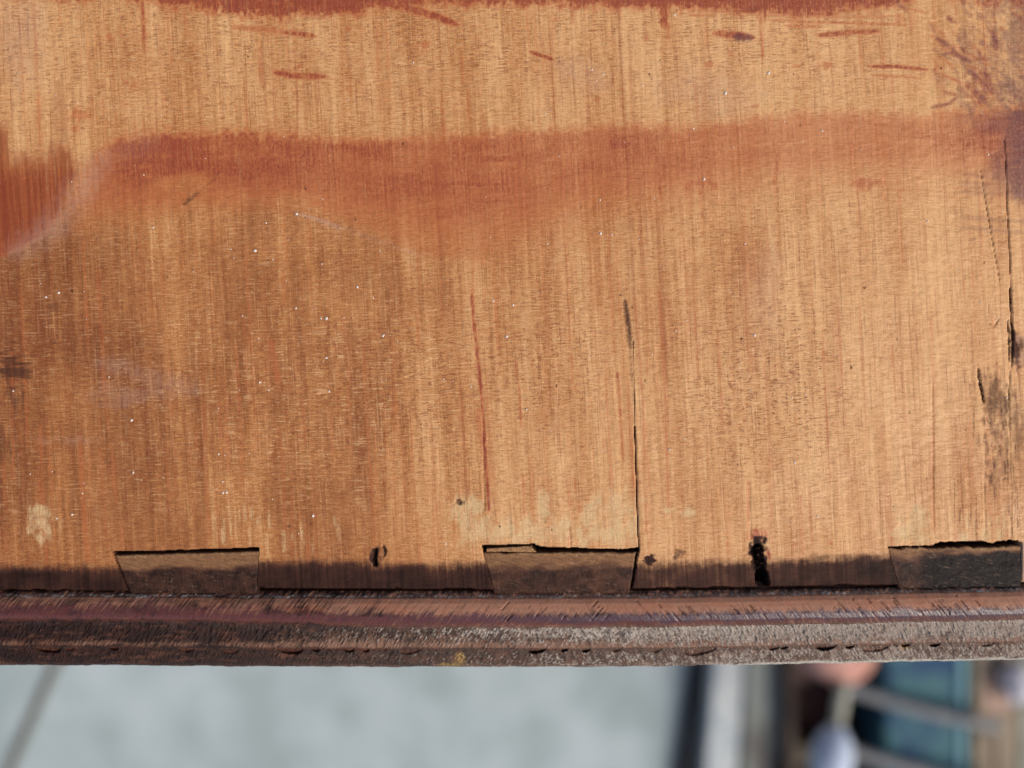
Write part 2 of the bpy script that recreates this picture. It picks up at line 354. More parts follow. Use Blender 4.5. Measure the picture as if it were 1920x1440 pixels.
for k in range(300):
    x = rs.uniform(-100, 1900); y = rs.uniform(-100, 950); L = rs.uniform(14, 110)
    S_(pale, [(x, y), (x+L*.05, y+L)], rs.uniform(1.2, 2.6), rs.uniform(.08, .28), 1.2, .9)
# -- grey rubbed marks and scratches
S_(scuff, [(205, 282), (160, 345), (128, 392), (100, 425), (60, 452), (12, 480)], 44, .5, 18, .9)
S_(scuff, [(128, 392), (100, 425), (62, 452), (12, 478)], 12, .55, 5, .7)
S_(scuff, [(170, 300), (300, 262)], 40, .16, 14, .7)
S_(scuff, [(552, 400), (600, 412), (650, 430)], 4, .85, 1.6, .8); S_(scuff, [(590, 410), (640, 430)], 9, .4, 3, .8)
S_(scuff, [(650, 430), (720, 455), (795, 482)], 6, .30, 3, .9)
S_(scuff, [(180, 680), (240, 690), (300, 715), (380, 735)], 30, .34, 10, .8); S_(scuff, [(175, 678), (230, 684), (270, 705)], 3, .5, 1.5, .6)
blob(scuff, 250, 740, 90, 26, .3, 1, .8, 30, 12); blob(scuff, 135, 825, 60, 10, .3, 1, .8)
S_(scuff, [(1040, 120), (1100, 138), (1135, 165)], 44, .30, 16, .8); blob(scuff, 1340, 170, 110, 60, .26, 1, .6, 40, 40)
blob(scuff, 40, 70, 60, 110, .35, 1, .5, 20, 60); blob(scuff, 1430, 560, 40, 120, .26, 1, .5, 20, 60)
S_(scuff, [(1838, 208), (1846, 218)], 3, .8, 1.2)
# -- overall tone: zones of the old finish, with sheen towards the right painted in
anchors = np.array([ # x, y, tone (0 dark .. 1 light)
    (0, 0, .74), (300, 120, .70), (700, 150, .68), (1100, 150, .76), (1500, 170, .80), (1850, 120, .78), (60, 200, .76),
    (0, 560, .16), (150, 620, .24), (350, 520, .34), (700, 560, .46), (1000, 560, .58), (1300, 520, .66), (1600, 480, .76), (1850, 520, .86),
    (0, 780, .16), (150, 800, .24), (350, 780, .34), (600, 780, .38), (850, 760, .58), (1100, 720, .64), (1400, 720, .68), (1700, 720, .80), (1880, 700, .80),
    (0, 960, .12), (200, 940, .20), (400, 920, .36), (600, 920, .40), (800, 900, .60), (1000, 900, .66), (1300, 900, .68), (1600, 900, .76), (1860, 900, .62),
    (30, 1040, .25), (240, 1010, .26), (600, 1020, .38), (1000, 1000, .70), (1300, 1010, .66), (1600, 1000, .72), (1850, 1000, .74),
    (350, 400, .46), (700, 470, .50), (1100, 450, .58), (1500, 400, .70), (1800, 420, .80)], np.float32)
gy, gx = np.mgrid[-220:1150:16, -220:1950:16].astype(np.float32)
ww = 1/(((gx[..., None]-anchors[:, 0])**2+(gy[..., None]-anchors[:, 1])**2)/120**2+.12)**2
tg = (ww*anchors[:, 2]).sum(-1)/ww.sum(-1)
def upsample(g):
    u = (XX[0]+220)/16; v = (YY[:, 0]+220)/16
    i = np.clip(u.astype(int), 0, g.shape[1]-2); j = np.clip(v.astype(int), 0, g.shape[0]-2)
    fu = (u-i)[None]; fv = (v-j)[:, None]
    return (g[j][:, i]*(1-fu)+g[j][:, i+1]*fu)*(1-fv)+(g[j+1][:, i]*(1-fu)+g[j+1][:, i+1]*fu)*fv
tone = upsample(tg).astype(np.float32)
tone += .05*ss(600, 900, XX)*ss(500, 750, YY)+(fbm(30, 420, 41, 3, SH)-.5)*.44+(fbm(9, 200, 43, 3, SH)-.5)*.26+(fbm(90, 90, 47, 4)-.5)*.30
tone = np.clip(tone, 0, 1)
# -- where cross scratches are strong
tick = np.clip(.25+.9*(1-ss(0, 1, np.hypot((XX-1430)/230, (YY-720)/260)))+.75*(1-ss(0, 1, np.hypot((XX-650)/520, (YY-740)/260)))+.45*(1-ss(0, 1, np.hypot((XX-1050)/200, (YY-650)/200)))
               + .4*(1-ss(60, 260, YY+(XX-900)*.05)), 0, 1.1)*(1-ss(1560, 1760, XX))*(1-.75*ss(930, 1010, YY))*(1-.7*np.clip(stain*1.3, 0, 1))+.34
tick *= .55+.9*fbm(14, 170, 53, 3, SH)

# ---- relief (in pixels of 0.1 mm; positive is up)
H += (fbm(5, 160, 61, 3, SH)-.5)*.9 + (fbm(60, 300, 63, 2, SH)-.5)*1.4 + (fbm(9, 9, 67, 3)-.5)*.35
H += (fbm(16, 12, 68, 3)-.5)*1.1*ss(1450, 1750, XX)+(fbm(24, 7, 69, 3)-.5)*1.2
H -= pale*.5
HD = Z()
S_(HD, [(1190, 800), (1192, 860), (1195, 960), (1198, 1035)], 1.5, 12, .7, .3, False)
for p, w_, a in CR: S_(HD, p, w_*.6, 7*a, .8, .9)
for x, y0, y1 in ((1748, 720, 990), (1405, 905, 1010), (1068, 985, 1028), (905, 770, 955), (1893, 690, 1010), (1845, 880, 1000)): S_(HD, [(x, y0), (x+3, y1)], 1.6, 2.5, 1, .9)
# nail damage
S_(HD, [(1424, 1020), (1419, 1038), (1424, 1056), (1427, 1080), (1431, 1106)], 19, 20, 2.5, .9)
S_(HD, [(1430, 1072), (1434, 1106)], 18, 14, 2, .4, mode='add')
S_(dirt, [(1424, 1018), (1419, 1038), (1424, 1056), (1427, 1080), (1431, 1106)], 27, .93, 4, .8, False)
S_(stain, [(1440, 1026), (1441, 1052)], 8, .9, 2, .9)
for q_ in range(9):
    a_ = rs.uniform(1030, 1085); S_(scuff, [(1412+rs.uniform(-4, 4), a_), (1415+rs.uniform(-3, 8), a_+rs.uniform(8, 18))], 2.2, .7, 1.0, .6)
S_(stain, [(1405, 1002), (1440, 1004)], 20, .75, 4, .9); S_(pale, [(1432, 1008), (1440, 1022), (1446, 1034)], 6, .7, 2)
S_(HD, [(706, 1028), (702, 1046), (705, 1062)], 7, 14, 2, .7); S_(HD, [(717, 1024), (722, 1040)], 4, 6, 1.5, .8)
S_(dirt, [(703, 1028), (700, 1048), (704, 1062)], 12, 1.0, 3, .6); S_(dirt, [(719, 1020), (724, 1034), (718, 1048)], 5, .7, 2.5, .8)
blob(dirt, 710, 1042, 18, 26, .42, .9, 1.1, 6, 9); S_(dirt, [(712, 1050), (722, 1080), (736, 1108)], 26, .55, 6, .8)
S_(dirt, [(738, 1090), (738, 1112)], 8, .9, 3)
blob(dirt, 1217, 1049, 15, 10, .8, .6, .8, 6, 6); blob(dirt, 1274, 1041, 13, 11, .45, .6, .9, 6, 6); blob(HD, 862, 942, 8, 5, 5, .5, .6, 4, 4)
blob(dirt, 1460, 1046, 10, 5, .3, .8, .9); blob(stain, 1365, 1020, 6, 6, .5, .8, .8, 5, 5); blob(stain, 1491, 1020, 4, 4, .5); blob(stain, 1558, 1019, 5, 5, .5)
for x, w_ in ((1285, 34), (1245, 30), (745, 14), (70, 30), (120, 18), (488, 14), (1585, 40), (20, 24), (860, 60), (1350, 40)):
    S_(HD, [(x-w_/2, seam_y(np.array([x]))[0]-1), (x+w_/2, seam_y(np.array([x]))[0])], 5, 9, 1.5, .6)
H -= HD
dirt = np.maximum(dirt, np.clip(HD/10, 0, 1)*.95)
# pockets for the three pins
pocket = Z()
for P in PINS:
    q = P['q']; gt, gl, gr = P['gap']
    xl, xr = quad_edges(q, YY); yt = quad_top(q, XX)
    gtn = gt+(fbm(30, 30, 5, 3)-.5)*5
    if q[0][0] == 908:
        gtn = np.where(XX < 1003, 14+(XX-908)*.02, interp_y([(1003, 13), (1012, 12), (1040, 9), (1100, 7), (1160, 5), (1193, 8)], XX[0])[None]+(fbm(12, 12, 6, 3)-.5)*3)
    if q[0][0] == 215: gtn = 6+(fbm(40, 40, 7, 3)-.5)*3
    if q[0][0] == 1667: gtn = interp_y([(1660, 3), (1750, 4), (1757, 9), (1840, 10), (1860, 5), (1870, 9), (1905, 11), (1913, 6)], XX[0])[None]+(fbm(8, 8, 8, 3)-.5)*4
    wl = (fbm(10, 18, 71, 3)-.5)*3
    ins = ss(-1.6, 1.6, XX-(xl-gl+wl))*ss(-1.6, 1.6, xr+gr+wl-XX)*(YY > yt-gtn)
    pocket = np.maximum(pocket, ins.astype(np.float32))
    near = (XX > xl-gl-1+wl) & (XX < xr+gr+1+wl) & (YY > yt-gtn-2)
    dirt = np.maximum(dirt, near*.55)
H = H*(1-pocket)-46*pocket
dirt = np.maximum(dirt, pocket)
ey = seam_y(XX[0])[None]
H -= 5*ss(-5, 0, YY-ey)**2
rag = fbm(7, 7, 83, 3)
dirt = np.maximum(dirt, ss(-3, 1, YY-ey+rag*3)*.9)
er = ss(1911, 1915, XX+edge_n*8)*ss(1008, 1024, YY); scuff = np.maximum(scuff, er); dirt *= 1-.85*er*(1-pocket)
for M in (stain, dirt, pale, orange, purple, scuff): np.clip(M, 0, 1, out=M)

MAPS = dict(stain=stain, dirt=dirt, pale=pale, orange=orange, purple=purple, scuff=scuff, tone=tone, tick=tick)
def sample(M, x, y):
    u = np.clip(x+OX, 0, CW-1.01); v = np.clip(y+OY, 0, CH-1.01)
    i = u.astype(int); j = v.astype(int); fu = u-i; fv = v-j
    return ((M[j, i]*(1-fu)+M[j, i+1]*fu)*(1-fv)+(M[j+1, i]*(1-fu)+M[j+1, i+1]*fu)*fv).astype(np.float32)

def grid_mesh(name, V, ny, nx, attrs, skirt=None, skirt_y=None):
    """V: (ny*nx,3) row major, rows run from the far side to the near side; a skirt closes the piece down to z=skirt"""
    idx = np.arange(ny*nx).reshape(ny, nx)
    f = np.stack([idx[1:, :-1], idx[1:, 1:], idx[:-1, 1:], idx[:-1, :-1]], -1).reshape(-1, 4)
    n0 = len(V)
    if skirt is not None:
        ring = np.concatenate([idx[0, :], idx[1:, -1], idx[-1, -2::-1], idx[-2:0:-1, 0]])
        low = V[ring].copy(); low[:, 2] = skirt
        V = np.concatenate([V, low]); r2 = np.arange(len(ring))+n0
        a, b, c, d = ring, np.roll(ring, -1), np.roll(r2, -1), r2
        f = np.concatenate([f, np.stack([a, b, c, d], -1)])
        # underside: close with one centre vertex
        V = np.concatenate([V, low.mean(0, keepdims=True)]); cidx = len(V)-1
    me = bpy.data.meshes.new(name)
    nq = len(f); tris = 0
    loops = f.reshape(-1)
    starts = np.arange(nq)*4; totals = np.full(nq, 4)
    if skirt is not None:
        t_ = np.stack([r2, np.roll(r2, -1), np.full(len(r2), cidx)], -1)
        starts = np.concatenate([starts, nq*4+np.arange(len(t_))*3]); totals = np.concatenate([totals, np.full(len(t_), 3)])
        loops = np.concatenate([loops, t_.reshape(-1)])
    me.vertices.add(len(V)); me.vertices.foreach_set('co', V.astype(np.float32).reshape(-1))
    me.loops.add(len(loops)); me.loops.foreach_set('vertex_index', loops.astype(np.int32))
    me.polygons.add(len(starts)); me.polygons.foreach_set('loop_start', starts.astype(np.int32)); me.polygons.foreach_set('loop_total', totals.astype(np.int32))
    me.update(calc_edges=True); me.validate()
    sm = np.zeros(len(me.polygons), bool); sm[:(ny-1)*(nx-1)] = True
    me.polygons.foreach_set('use_smooth', sm)
    for k, A in attrs.items():
        at_ = me.attributes.new(k, 'FLOAT', 'POINT')
        B = np.zeros(len(V), np.float32); B[:n0] = A.reshape(-1)
        if skirt is not None: B[n0:n0+len(ring)] = A.reshape(-1)[ring]
        at_.data.foreach_set('value', B)
    return me

# ================================================================== materials of the drawer
def wood_material():
    g = NG('old_varnished_side_wood')
    T, R = g.noise, g.rng
    rot = -0.055
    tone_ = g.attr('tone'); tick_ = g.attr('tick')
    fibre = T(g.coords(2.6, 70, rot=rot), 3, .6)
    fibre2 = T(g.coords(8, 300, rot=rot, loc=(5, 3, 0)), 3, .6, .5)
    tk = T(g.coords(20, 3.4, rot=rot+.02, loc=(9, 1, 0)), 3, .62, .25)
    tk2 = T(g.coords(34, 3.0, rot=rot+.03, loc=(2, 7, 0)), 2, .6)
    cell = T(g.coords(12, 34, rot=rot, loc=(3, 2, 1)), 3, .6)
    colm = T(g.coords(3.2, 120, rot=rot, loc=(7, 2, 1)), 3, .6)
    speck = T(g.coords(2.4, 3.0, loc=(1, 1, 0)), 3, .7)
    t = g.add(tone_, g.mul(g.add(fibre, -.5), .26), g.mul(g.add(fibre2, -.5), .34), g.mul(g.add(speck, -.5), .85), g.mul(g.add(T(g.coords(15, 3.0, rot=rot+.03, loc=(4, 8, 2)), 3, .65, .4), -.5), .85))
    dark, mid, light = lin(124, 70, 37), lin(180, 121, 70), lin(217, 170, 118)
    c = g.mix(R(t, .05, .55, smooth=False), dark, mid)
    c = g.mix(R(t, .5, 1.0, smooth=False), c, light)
    tkf = g.mul(R(tk, .50, .60), R(cell, .42, .56), tick_)
    c = g.mix(g.mul(tkf, .66), c, g.mix(.75, c, lin(134, 66, 34)))
    tkl = g.mul(R(tk2, .53, .62), R(cell, .60, .45), tick_)
    c = g.mix(g.mul(tkl, .45), c, lin(222, 178, 128))
    c = g.mix(g.mul(R(colm, .55, .68), tick_, .24), c, lin(224, 182, 132))
    c = g.mix(g.mul(R(T(g.coords(3.6, 160, rot=rot, loc=(1, 5, 3)), 3, .6, .4), .58, .68), .42), c, lin(132, 66, 36))
    brk = T(g.coords(4, 9, rot=rot, loc=(4, 4, 2)), 3, .7)
    st = g.mul(g.attr('stain'), R(g.add(g.mul(fibre, .7), g.mul(brk, .7), g.mul(speck, .7)), .75, 1.3, .62, 1.16))
    cs = g.mix(R(st, .35, .95), lin(178, 98, 56), lin(138, 62, 42))
    c = g.mix(R(st, .0, .75, 0, .96, False), c, cs)
    po = g.mul(g.attr('orange'), R(g.add(fibre, g.mul(speck, .8)), .5, 1.1, .5, 1.1))
    c = g.mix(g.mul(po, .85), c, g.mix(R(fibre2, .4, .6), lin(126, 58, 28), lin(152, 82, 42)))
    pu = g.mul(g.attr('purple'), R(brk, .3, .6, .7, 1.1))
    c = g.mix(g.mul(pu, .9), c, lin(100, 60, 62))
    pa = g.mul(g.attr('pale'), R(g.add(brk, g.mul(fibre, .6)), .55, .95, .3, 1.2))
    c = g.mix(g.mul(pa, .85), c, g.mix(speck, lin(190, 152, 100), lin(224, 202, 158)))
    sf = g.mul(g.attr('scuff'), R(g.add(fibre, g.mul(speck, .8)), .55, 1.1, .45, 1.1))
    c = g.mix(g.mul(sf, .72), c, lin(180, 148, 130))
    di = g.mul(g.attr('dirt'), R(g.add(fibre2, g.mul(speck, .7)), .5, 1.1, 1.12, .84))
    cd = g.mix(R(di, .45, .95), lin(74, 47, 38), lin(36, 23, 20))
    cd = g.mix(R(di, .98, 1.08), cd, lin(16, 12, 11))
    c = g.mix(R(di, .05, .62), c, cd)
    hgt = g.add(g.mul(fibre, .5), g.mul(fibre2, .3), g.mul(speck, .35), g.mul(tkf, -.45), g.mul(tkl, .35), g.mul(T(g.coords(22, 5, rot=.05, loc=(6, 1, 0)), 3, .6, .5), .7), g.mul(T(g.coords(11, 5, rot=.35, loc=(3, 3, 3)), 3, .6), .5))
    g.bump(hgt, .00012, .8)
    rough = g.add(R(speck, .3, .7, .38, .58), R(T(g.coords(160, 200), 3, .6), .35, .65, -.10, .12), g.mul(g.attr('pale'), .2), g.mul(g.attr('dirt'), .1))
    return g.fin(c, rough, g.math('MULTIPLY', g.rng(g.attr('dirt'), .1, .6, .36, .10), 1.0))

def front_material():
    g = NG('weathered_front_edge_wood')
    T, R = g.noise, g.rng
    w_ = g.attr('wear')      # 0 dark varnish .. 1 bare brownish wood
    sh = g.attr('shellac')   # reddish purple varnish
    gr = g.attr('grey')      # chalky grey crust
    ro = g.attr('crust')     # how scaly the surface is
    yl = g.attr('yellow')
    de = g.attr('deep')
    sl = g.attr('slant')
    diag = T(g.coords(3.2, 34, rot=.62), 3, .6)          # brush-like drag marks, leaning one way on the left
    diag2 = T(g.coords(3.2, 34, rot=-.62), 3, .6)        # and the other way on the right
    n = g.t.nodes.new('ShaderNodeMix'); g.set(n.inputs[0], sl); g.set(n.inputs[2], diag); g.set(n.inputs[3], diag2)
    dg = n.outputs[0]
    v1 = g.voro(g.coords(5, 14, rot=.6)); v2 = g.voro(g.coords(5, 12, rot=-.6))
    n = g.t.nodes.new('ShaderNodeMix'); g.set(n.inputs[0], sl); g.set(n.inputs[2], v1); g.set(n.inputs[3], v2)
    vo = n.outputs[0]
    sp = T(g.coords(5, 5), 4, .62); big = T(g.coords(40, 14), 4, .65)
    base = g.mix(R(g.add(w_, g.mul(g.add(dg, -.5), 1.3), g.mul(g.add(big, -.5), .6)), .15, .85), lin(40, 22, 21), lin(158, 114, 92))
    base = g.mix(g.mul(R(big, .45, .62), .5), base, g.mix(.5, base, lin(150, 84, 56)))
    shf = g.mul(sh, R(g.add(dg, g.mul(sp, .4)), .52, .86, 1.2, .42))
    base = g.mix(R(shf, .1, .8), base, g.mix(g.add(g.attr('violet'), g.mul(g.add(sp, -.5), 1.2)), lin(92, 48, 42), lin(68, 48, 60)))
    crk = R(vo, .34, .62)
    gf = g.add(g.mul(gr, 1.25), g.mul(g.add(sp, -.5), g.mul(gr, 1.7)), g.mul(g.add(big, -.5), g.mul(gr, 1.6)), g.mul(crk, g.add(-.42, g.mul(gr, .22))))
    crustdark = g.mix(R(g.add(w_, g.mul(g.add(sp, -.5), .9), g.mul(g.add(big, -.5), .5)), .08, .62), lin(30, 19, 19), lin(108, 84, 70))
    c = g.mix(g.mul(ro, .8), base, crustdark)
    c = g.mix(R(gf, .12, .85), c, g.mix(R(sp, .36, .64), lin(140, 132, 122), lin(202, 198, 188)))
    c = g.mix(g.mul(g.attr('dust'), ro, R(sp, .3, .6, .5, .9)), c, lin(116, 98, 88))
    rd = g.mul(ro, R(T(g.coords(60, 16, loc=(3, 9, 0)), 4, .7), .52, .66))
    c = g.mix(g.mul(rd, .36), c, lin(112, 74, 58))
    c = g.mix(g.mul(yl, R(sp, .35, .6, .1, .8)), c, lin(158, 128, 76))
    c = g.mix(g.mul(de, .9), c, g.mix(R(de, .4, 1), lin(104, 62, 46), lin(34, 20, 17)))
    hgt = g.add(g.mul(R(vo, 0, .6, 1, 0), g.mul(ro, 1.6)), g.mul(dg, g.add(.9, g.mul(ro, -.5))), g.mul(sp, g.add(.4, g.mul(ro, .8))))
    g.bump(hgt, .00018, .8)
    rough = g.add(g.mul(sh, -.26), g.mul(ro, .25), R(sp, .3, .7, .48, .60))
    return g.fin(c, rough, g.add(.16, g.mul(sh, .34)))

WOOD = wood_material(); FRONT = front_material()

# ================================================================== the drawer
drawer = empty('drawer', (0, 0, 0), 'old brown wooden drawer with worn dovetail joints and red stains, close up', 'drawer')
# side board: the stained face that fills the picture
xs = np.concatenate([np.arange(-210, -8, 8), np.arange(-8, 1916, 2.0), [1917, 1920, 1926, 1930, 1933]])
ys = np.concatenate([np.arange(-210, -8, 8), np.arange(-8, 1012, 2.0), np.arange(1012, 1113, 1.4)])
X, Y = np.meshgrid(xs, ys)
eyl = seam_y(xs)[None]
# the last rows follow the uneven end of the tails
k_ = ss(1040, ys[-1], Y); Yw = Y+(eyl-ys[-1])*k_
right_edge = 1933.0+(fbm(20, 20, 401, 3, 0, Yw*0+3, Yw)-.5)*5
Xw = np.minimum(X, right_edge)
Hs = sample(H, Xw, Yw)
Hs -= 8*ss(-8, 0, Xw-right_edge)**2
Vv = np.stack([(Xw-960)*PX, (720-Yw)*PX, Hs*PX], -1).reshape(-1, 3)
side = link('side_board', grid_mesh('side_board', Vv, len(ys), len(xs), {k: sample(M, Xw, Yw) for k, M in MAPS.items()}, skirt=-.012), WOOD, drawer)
side['label'] = 'scratched tan side board with red-brown stain band'

# long plain continuation of the side board beyond the dense patch, and the rest of the drawer body
def box(name, x0, x1, y0, y1, z0, z1, mat, parent, bev=.0008):
    import bmesh
    bm = bmesh.new(); bmesh.ops.create_cube(bm, size=1)
    for v in bm.verts: v.co = Vector(((x0+x1)/2+v.co.x*(x1-x0), (y0+y1)/2+v.co.y*(y1-y0), (z0+z1)/2+v.co.z*(z1-z0)))
    if bev: bmesh.ops.bevel(bm, geom=bm.edges[:], offset=bev, segments=2, affect='EDGES', profile=.6)
    me = bpy.data.meshes.new(name); bm.to_mesh(me); bm.free()
    return link(name, me, mat, parent)

def simple_wood(name, a, b, sx=3, sy=90, rough=.55, flip=False):
    g = NG(name)
    n1 = g.noise(g.coords(*((sy, sx) if flip else (sx, sy))), 4, .6); n2 = g.noise(g.coords(40, 60), 3, .6)
    c = g.mix(g.rng(g.add(n1, g.mul(n2, .5)), .5, 1.0), a, b)
    g.bump(n1, .0001, .6)
    return g.fin(c, rough, .4)
PLAIN = simple_wood('plain_drawer_wood', lin(150, 92, 52), lin(206, 158, 110))
x_l, x_r = (-210-960)*PX, (1930-960)*PX
y_n, y_f = (720-1100)*PX, .40
box('side_board_end', x_l, x_r, (720+211)*PX, y_f, -.012, .0, PLAIN, side)
box('opposite_side_board', x_l, x_r, y_n, y_f, FLOOR_Z+.002, FLOOR_Z+.014, PLAIN, drawer)
box('back_board', x_l, x_r, y_f+.0005, y_f+.0125, FLOOR_Z+.002, .0, PLAIN, drawer)
box('bottom_board', x_l+.012, x_l+.020, y_n+.003, y_f-.0005, FLOOR_Z+.0145, -.0125, PLAIN, drawer, .0005)

# front board: the moulded edge seen from above
prof = np.array([ # photo row, height in px(0.1 mm), wear, shellac, crust, grey
    (1090, -26, .55, 0, .55, .10), (1104, -22, .5, 0, .5, .12), (1108, -9, .55, 0, .5, .2), (1113, -3, .6, 0, .45, .3), (1118, 2, .75, 0, .3, .35), (1123, 9, .95, 0, .10, .18),
    (1132, 15, .9, .05, 0, .03), (1142, 18, .78, .05, 0, 0), (1150, 19, .62, .35, 0, 0), (1157, 19, .3, .95, 0, 0), (1165, 17, .2, 1, 0, 0), (1171, 12, .35, .9, .0, 0),
    (1175, 5, .35, .6, .3, .2), (1178, 0, .2, .3, 1, .8), (1184, -3, .25, 0, 1, 1), (1196, -6, .35, 0, 1, .8), (1206, -8, .5, 0, .9, .6), (1213, -9, .6, 0, .7, .45), (1216, -12, .3, 0, .8, .3),
    (1218, -20, .1, 0, 1, .35), (1224, -25, .1, 0, 1, .7), (1236, -33, .1, 0, 1, .75), (1245, -45, .2, 0, .9, .6), (1250, -62, .4, 0, .6, .45), (1252, -90, .5, 0, .4, .4), (1252.5, -140, .5, 0, .4, .4), (1252.5, -220, .5, 0, .4, .4)])
yr = np.concatenate([np.arange(1090, 1246, 1.5), [1246, 1247, 1248, 1249, 1250, 1250.6, 1251.2, 1251.7, 1252, 1252.2]])
s_par = np.concatenate([np.interp(yr, prof[:, 0], np.arange(len(prof))), [len(prof)-2, len(prof)-1]])
yr = np.concatenate([yr, [1252.5, 1252.5]])
xs2 = np.concatenate([np.arange(-340, -8, 8), np.arange(-8, 1926, 2.0), np.arange(1928, 2012, 6)])
X2, R2 = np.meshgrid(xs2, yr); SP = np.repeat(s_par[:, None], len(xs2), 1)
kk = np.arange(len(prof))
P = [np.interp(SP, kk, prof[:, c]) for c in range(6)]
wv = warp(X2)
# the crust starts higher on the left
leftk = 1-ss(300, 800, X2)
Yp = P[0]+wv*ss(1085, 1120, P[0])*1.0 - leftk*9*np.exp(-((P[0]-1176)/16)**2)
Yp += (fbm(50, 400, 301, 3, 0, X2, P[0])-.5)*3.0*ss(1100, 1125, P[0])
Yp += (fbm(14, 30, 303, 3, 0, X2, P[0])-.5)*2.4*ss(1235, 1250, P[0])
Hh = P[1].copy()
slc = np.where(X2 < 760, 1.0, -1.0)
Xa = X2*.85+P[0]*.53*slc; Ya = -X2*.53*slc+P[0]*.85
n_a = fbm(6, 15, 311, 4, 0, Xa, Ya); n_b = fbm(30, 20, 313, 4, 0, X2, P[0]); n_c = fbm(120, 60, 317, 3, 0, X2, P[0]); n_d = fbm(4, 10, 319, 3, 0, Xa, Ya)
rugged = P[4]
gxk = interp_y([(-300, .5), (400, .7), (900, 1), (2000, .9)], X2[0])[None]
Hh += ((n_a-.5)*6*rugged + (n_d-.5)*3.2*rugged)*gxk + (n_b-.5)*4*rugged + (n_b-.5)*1.2
Hh += (n_c-.5)*2
# ragged shelf right under the tails
sh_ = ss(1100, 1107, P[0])*(1-ss(1112, 1122, P[0]))
Hh += sh_*((n_a-.5)*9+(n_b-.5)*10)
yellow = np.zeros_like(Hh); deep = np.zeros_like(Hh)
# bites along the lower groove: x, half width, depth
for bx_, bw, dd in [(90, 24, 9), (212, 9, 9), (130, 8, 5), (545, 24, 10), (590, 9, 8), (652, 12, 8), (684, 9, 8), (770, 22, 4), (1006, 17, 13), (1058, 7, 12), (1099, 8, 13), (1450, 12, 6), (1470, 8, 7), (1547, 20, 12), (1593, 9, 8), (1697, 9, 8), (1752, 10, 12), (1640, 30, 4), (1155, 10, 5), (1310, 34, 5), (1230, 12, 4), (1850, 14, 4), (350, 14, 5), (430, 18, 4)]:
    top = 1214+n_b*2; u = (X2-bx_-(P[0]-1218)*(-.5 if bx_ > 700 else .5))/bw; v = (P[0]-top)/(5+bw*.32)
    m = (np.abs(u) < 1) & (v > 0) & (v < np.sqrt(np.clip(1-u*u, 0, 1)))
    f = np.where(m, 1.0, 0.0)
    Hh -= f*dd*1.2*np.clip(v*1.6, .3, 1); deep = np.maximum(deep, f*(.35+.6*ss(.35, .95, v))*(dd/13)**.4)
lg = (1-ss(0, 2.6, np.abs(P[0]-1216.5-(n_b-.5)*5)))*ss(.42, .6, n_c+.35*(n_b-.5)); Hh -= lg*5; deep = np.maximum(deep, lg*.55)
# dark gap just below the tails
gp = (1-ss(0, 2.0, np.abs(P[0]-1107.5)))*.9
deep = np.maximum(deep, sh_*ss(.50, .66, n_b)*.8); deep = np.maximum(deep, gp)
deep = np.maximum(deep, 1-ss(1098, 1106, P[0]))
for (ax, ay, rx, ry) in [(862, 1235, 12, 15), (845, 1246, 30, 5), (1697, 1222, 9, 7)]:
    yellow = np.maximum(yellow, 1-ss(.5, 1.1, np.hypot((X2-ax)/rx, (P[0]-ay)/ry)+(n_a-.5)*.9))
gx_ = interp_y([(-300, .0), (0, .02), (250, .06), (500, .16), (700, .30), (900, .48), (1100, .66), (1300, .82), (1600, .97), (2000, 1.0)], X2[0])[None]
grey = P[5]*np.clip(gx_*(.75+.5*n_c)+(n_b-.5)*.45*gx_, 0, 1)
grey = np.maximum(grey, .35*(1-ss(0, 5, np.abs(P[0]-1210)))*(.3+gx_))
grey = np.maximum(grey, ss(1243, 1249, P[0]+(n_b-.5)*6)*gx_*ss(1150, 1500, X2)*1.1)
rugged = rugged*(1-.8*ss(1243, 1249, P[0])*ss(1150, 1500, X2))
grey = np.maximum(grey, (.30+.4*n_b)*(1-ss(0, 5, np.abs(P[0]-1119-(n_b-.5)*7))))
grey *= 1-.55*ss(1215, 1221, P[0])*(1-ss(1240, 1247, P[0]))*ss(.42, .62, .6*n_a+.4*n_b)
wear = P[2]*(.60+.45*ss(300, 1300, X2))+(n_c-.5)*.45+(n_b-.5)*.35
wear += .25*(1-ss(0, 8, np.abs(P[0]-1209)))
wear -= leftk*.18*ss(1128, 1150, P[0])
Pj = P[0]+(n_b-.5)*18+(n_a-.5)*10
shel = np.interp(Pj, prof[:-2, 0], prof[:-2, 3])
shel = np.maximum(shel, leftk*.75*ss(1124, 1145, P[0]+(n_b-.5)*34)*(1-ss(1170, 1178, P[0])))
yellow = np.clip(yellow, 0, 1)
violet = (1-ss(1162, 1174, P[0]+(n_b-.5)*14))*(.25+.75*ss(600, 1300, X2))
for k in range(60):
    cx = rs.uniform(900, 1900); sg = 1 if cx > 1150 else -1; L = rs.uniform(10, 34); yy0 = rs.uniform(1124, 1160); sw = rs.uniform(.8, 2.0)
    t_ = (P[0]-yy0)/L; m_ = np.where((t_ > 0) & (t_ < 1), 1-ss(sw*.5, sw*1.4, np.abs(X2-cx-sg*(P[0]-yy0)*.9)), 0)
    m_ = m_*ss(.35, .6, n_a+.2*(n_b-.5)); deep = np.maximum(deep, m_*rs.uniform(.2, .65)); Hh -= m_*2.0
slant = ss(700, 1500, X2)
zz = Hh*PX
Yw2 = (720-Yp)*PX*(CAM_H-zz)/CAM_H
r0 = int(np.argmax(yr >= 1249))
Yw2[r0:] = np.maximum(Yw2[r0:], Yw2[r0:r0+1]-.0003+.0*zz[r0:])   # below the lip the face drops straight down
Vf = np.stack([(X2-960)*PX*(CAM_H-np.maximum(zz, -.006))/CAM_H, Yw2, zz], -1).reshape(-1, 3)
